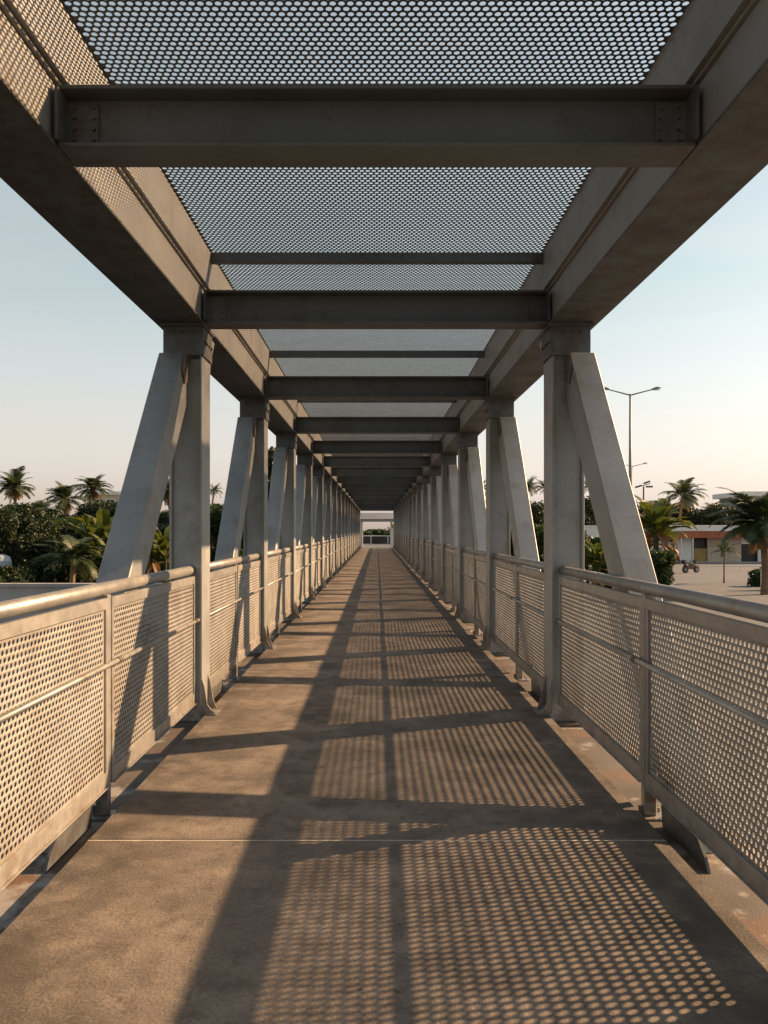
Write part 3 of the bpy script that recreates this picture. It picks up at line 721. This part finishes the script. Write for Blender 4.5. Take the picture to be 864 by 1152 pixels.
# ------------------------------------------------------------------ street lamps
def lamp(label, px, d, ytop, arm):
    t = thing('street_lamp', label, 'street lamp', (X(px, d), d, GZ), group='double armed street lamps')
    H = Z(ytop, d) - GZ
    MB().tube([(0, 0, -0.05), (0, 0, H * 0.5), (0, 0, H)], [0.17, 0.13, 0.08], 12).build('pole', M['lamp'], t, smooth=True)
    MB().tube([(0, 0, -0.02), (0, 0, 0.5)], 0.22, 12).build('base', M['lamp'], t)
    for s in (-1, 1):
        MB().tube([(0, 0, H - 0.12), (s * arm * 0.5, 0, H + 0.19), (s * arm * 0.78, 0, H + 0.36)], [0.06, 0.05, 0.045], 8).build('arm', M['lamp'], t)
        h = MB(); x0, x1 = arm * 0.74, arm * 1.05
        h.prism([(s * x0, H + 0.30), (s * x0, H + 0.42), (s * (x0 + x1) / 2, H + 0.56), (s * x1, H + 0.50), (s * x1, H + 0.44), (s * (x0 + 0.1), H + 0.32)], 'y', -0.14, 0.14)
        h = h.build('lamp_head', M['lamp'], t, bevel=0.02)
        MB().box(s * (x0 + 0.15), s * (x1 - 0.08), -0.10, 0.10, H + 0.30, H + 0.34).build('lens', M['diffuser'], h)
    return t
lamp('tall double armed street lamp right of the nearest right brace', 709, 60, 443, 2.35)
lamp('farther double armed street lamp, low behind the tall one', 711, 125, 524, 2.5)
fl = thing('floodlight_pole', 'short brown pole carrying floodlights, left of tall palm', 'floodlight', (X(724, 80), 80, GZ))
H = Z(547, 80) - GZ
MB().tube([(0, 0, -0.05), (0, 0, H)], [0.11, 0.08], 8).build('pole', M['rust'], fl)
MB().tube([(-0.7, 0, H - 0.1), (0.75, 0, H + 0.3)], 0.05, 6).build('crossarm', M['rust'], fl)
for x, z, a in ((0.35, 0.42, 0.35), (0.62, -0.05, 0.0), (-0.55, -0.02, 0.3)):
    h = MB().box(-0.34, 0.34, -0.18, 0.18, -0.09, 0.09).build('lamp_head', M['bolt'], fl, bevel=0.02, loc=(x, 0, H + z)); h.rotation_euler = (0, -a, 0)

# ------------------------------------------------------------------ vehicles
def wheel(parent, x, y, r, w, axis='y'):
    m = MB()
    a, b = ((x, y - w / 2, r), (x, y + w / 2, r)) if axis == 'y' else ((x - w / 2, y, r), (x + w / 2, y, r))
    m.tube([a, b], r, 16); o = m.build('wheel', M['tyre'], parent)
    m = MB()
    a, b = ((x, y - w / 2 - 0.01, r), (x, y + w / 2 + 0.01, r)) if axis == 'y' else ((x - w / 2 - 0.01, y, r), (x + w / 2 + 0.01, y, r))
    m.tube([a, b], r * 0.55, 12); m.build('rim', M['lamp'], o)
# utility cart by the building
ct = thing('utility_cart', 'small dark roofed utility cart parked against the white building wall', 'cart', (X(751, 79), 79, GZ))
MB().prism([(-1.15, 0.3), (1.15, 0.3), (1.2, 0.75), (0.85, 0.85), (0.75, 0.55), (0.1, 0.5), (0.0, 0.8), (-1.2, 0.85)], 'y', -0.55, 0.55).build('body', M['cartpaint'], ct, bevel=0.03)
MB().box(-0.95, 0.75, -0.6, 0.6, 1.62, 1.70).build('roof', M['cartpaint'], ct, bevel=0.02)
for x in (-0.85, 0.68):
    for y in (-0.52, 0.52): MB().tube([(x, y, 0.8), (x * 0.97, y, 1.62)], 0.025, 6).build('roof_post', M['bolt'], ct)
MB().box(-0.2, 0.15, -0.5, 0.5, 0.62, 1.2).build('seat', M['tyre'], ct, bevel=0.03)
MB().box(-1.15, -0.35, -0.5, 0.5, 0.86, 1.25).build('cargo_box', M['dark'], ct)
for x in (-0.75, 0.8):
    for y in (-0.5, 0.5): wheel(ct, x, y, 0.27, 0.2)
# motorcycle
mc = thing('motorcycle', 'small dark motorcycle parked alone in the pale yard before the white building', 'motorcycle', (X(777, 62), 62, GZ), R(25))
wheel(mc, -0.62, 0, 0.31, 0.12); wheel(mc, 0.66, 0, 0.31, 0.11)
MB().prism([(-0.45, 0.35), (0.25, 0.30), (0.38, 0.55), (0.30, 0.80), (0.0, 0.78), (-0.35, 0.62), (-0.75, 0.75), (-0.70, 0.62)], 'y', -0.13, 0.13).build('body', M['redpaint'], mc, bevel=0.03)
MB().prism([(-0.72, 0.76), (-0.05, 0.80), (0.0, 0.86), (-0.35, 0.86), (-0.75, 0.92)], 'y', -0.15, 0.15).build('seat', M['tyre'], mc, bevel=0.02)
for y in (-0.09, 0.09): MB().tube([(0.66, y, 0.31), (0.40, y, 0.98)], 0.03, 6).build('fork', M['lamp'], mc)
MB().tube([(0.28, -0.36, 1.02), (0.40, -0.12, 1.0), (0.40, 0.12, 1.0), (0.28, 0.36, 1.02)], 0.022, 6).build('handlebar', M['bolt'], mc)
MB().prism([(0.42, 0.75), (0.56, 0.80), (0.50, 1.02), (0.40, 1.12)], 'y', -0.12, 0.12).build('front_fairing', M['redpaint'], mc, bevel=0.02)
MB().box(-0.95, -0.70, -0.18, 0.18, 0.84, 1.10).build('top_case', M['tyre'], mc, bevel=0.03)
# unidentified pale shape among the leaves, built as a lidded cylinder
tk = thing('pale_shape', 'pale blue grey rounded shape half hidden by dark leaves beyond the left handrail', 'shape', (X(2, 43), 43, GZ))
M['shape'] = mat('pale_surface', (0.40, 0.45, 0.47), (0.32, 0.37, 0.39), rough=0.5, scale=2)
tz = Z(624, 43) - GZ
MB().tube([(0, 0, 0), (0, 0, 0.04), (0, 0, tz - 0.35), (0, 0, tz - 0.12), (0, 0, tz)], [0.5, 0.52, 0.52, 0.42, 0.16], 24).build('shape_body', M['shape'], tk, smooth=False)
MB().tube([(0, 0, tz), (0, 0, tz + 0.05)], 0.13, 16).build('lid', M['bolt'], tk)
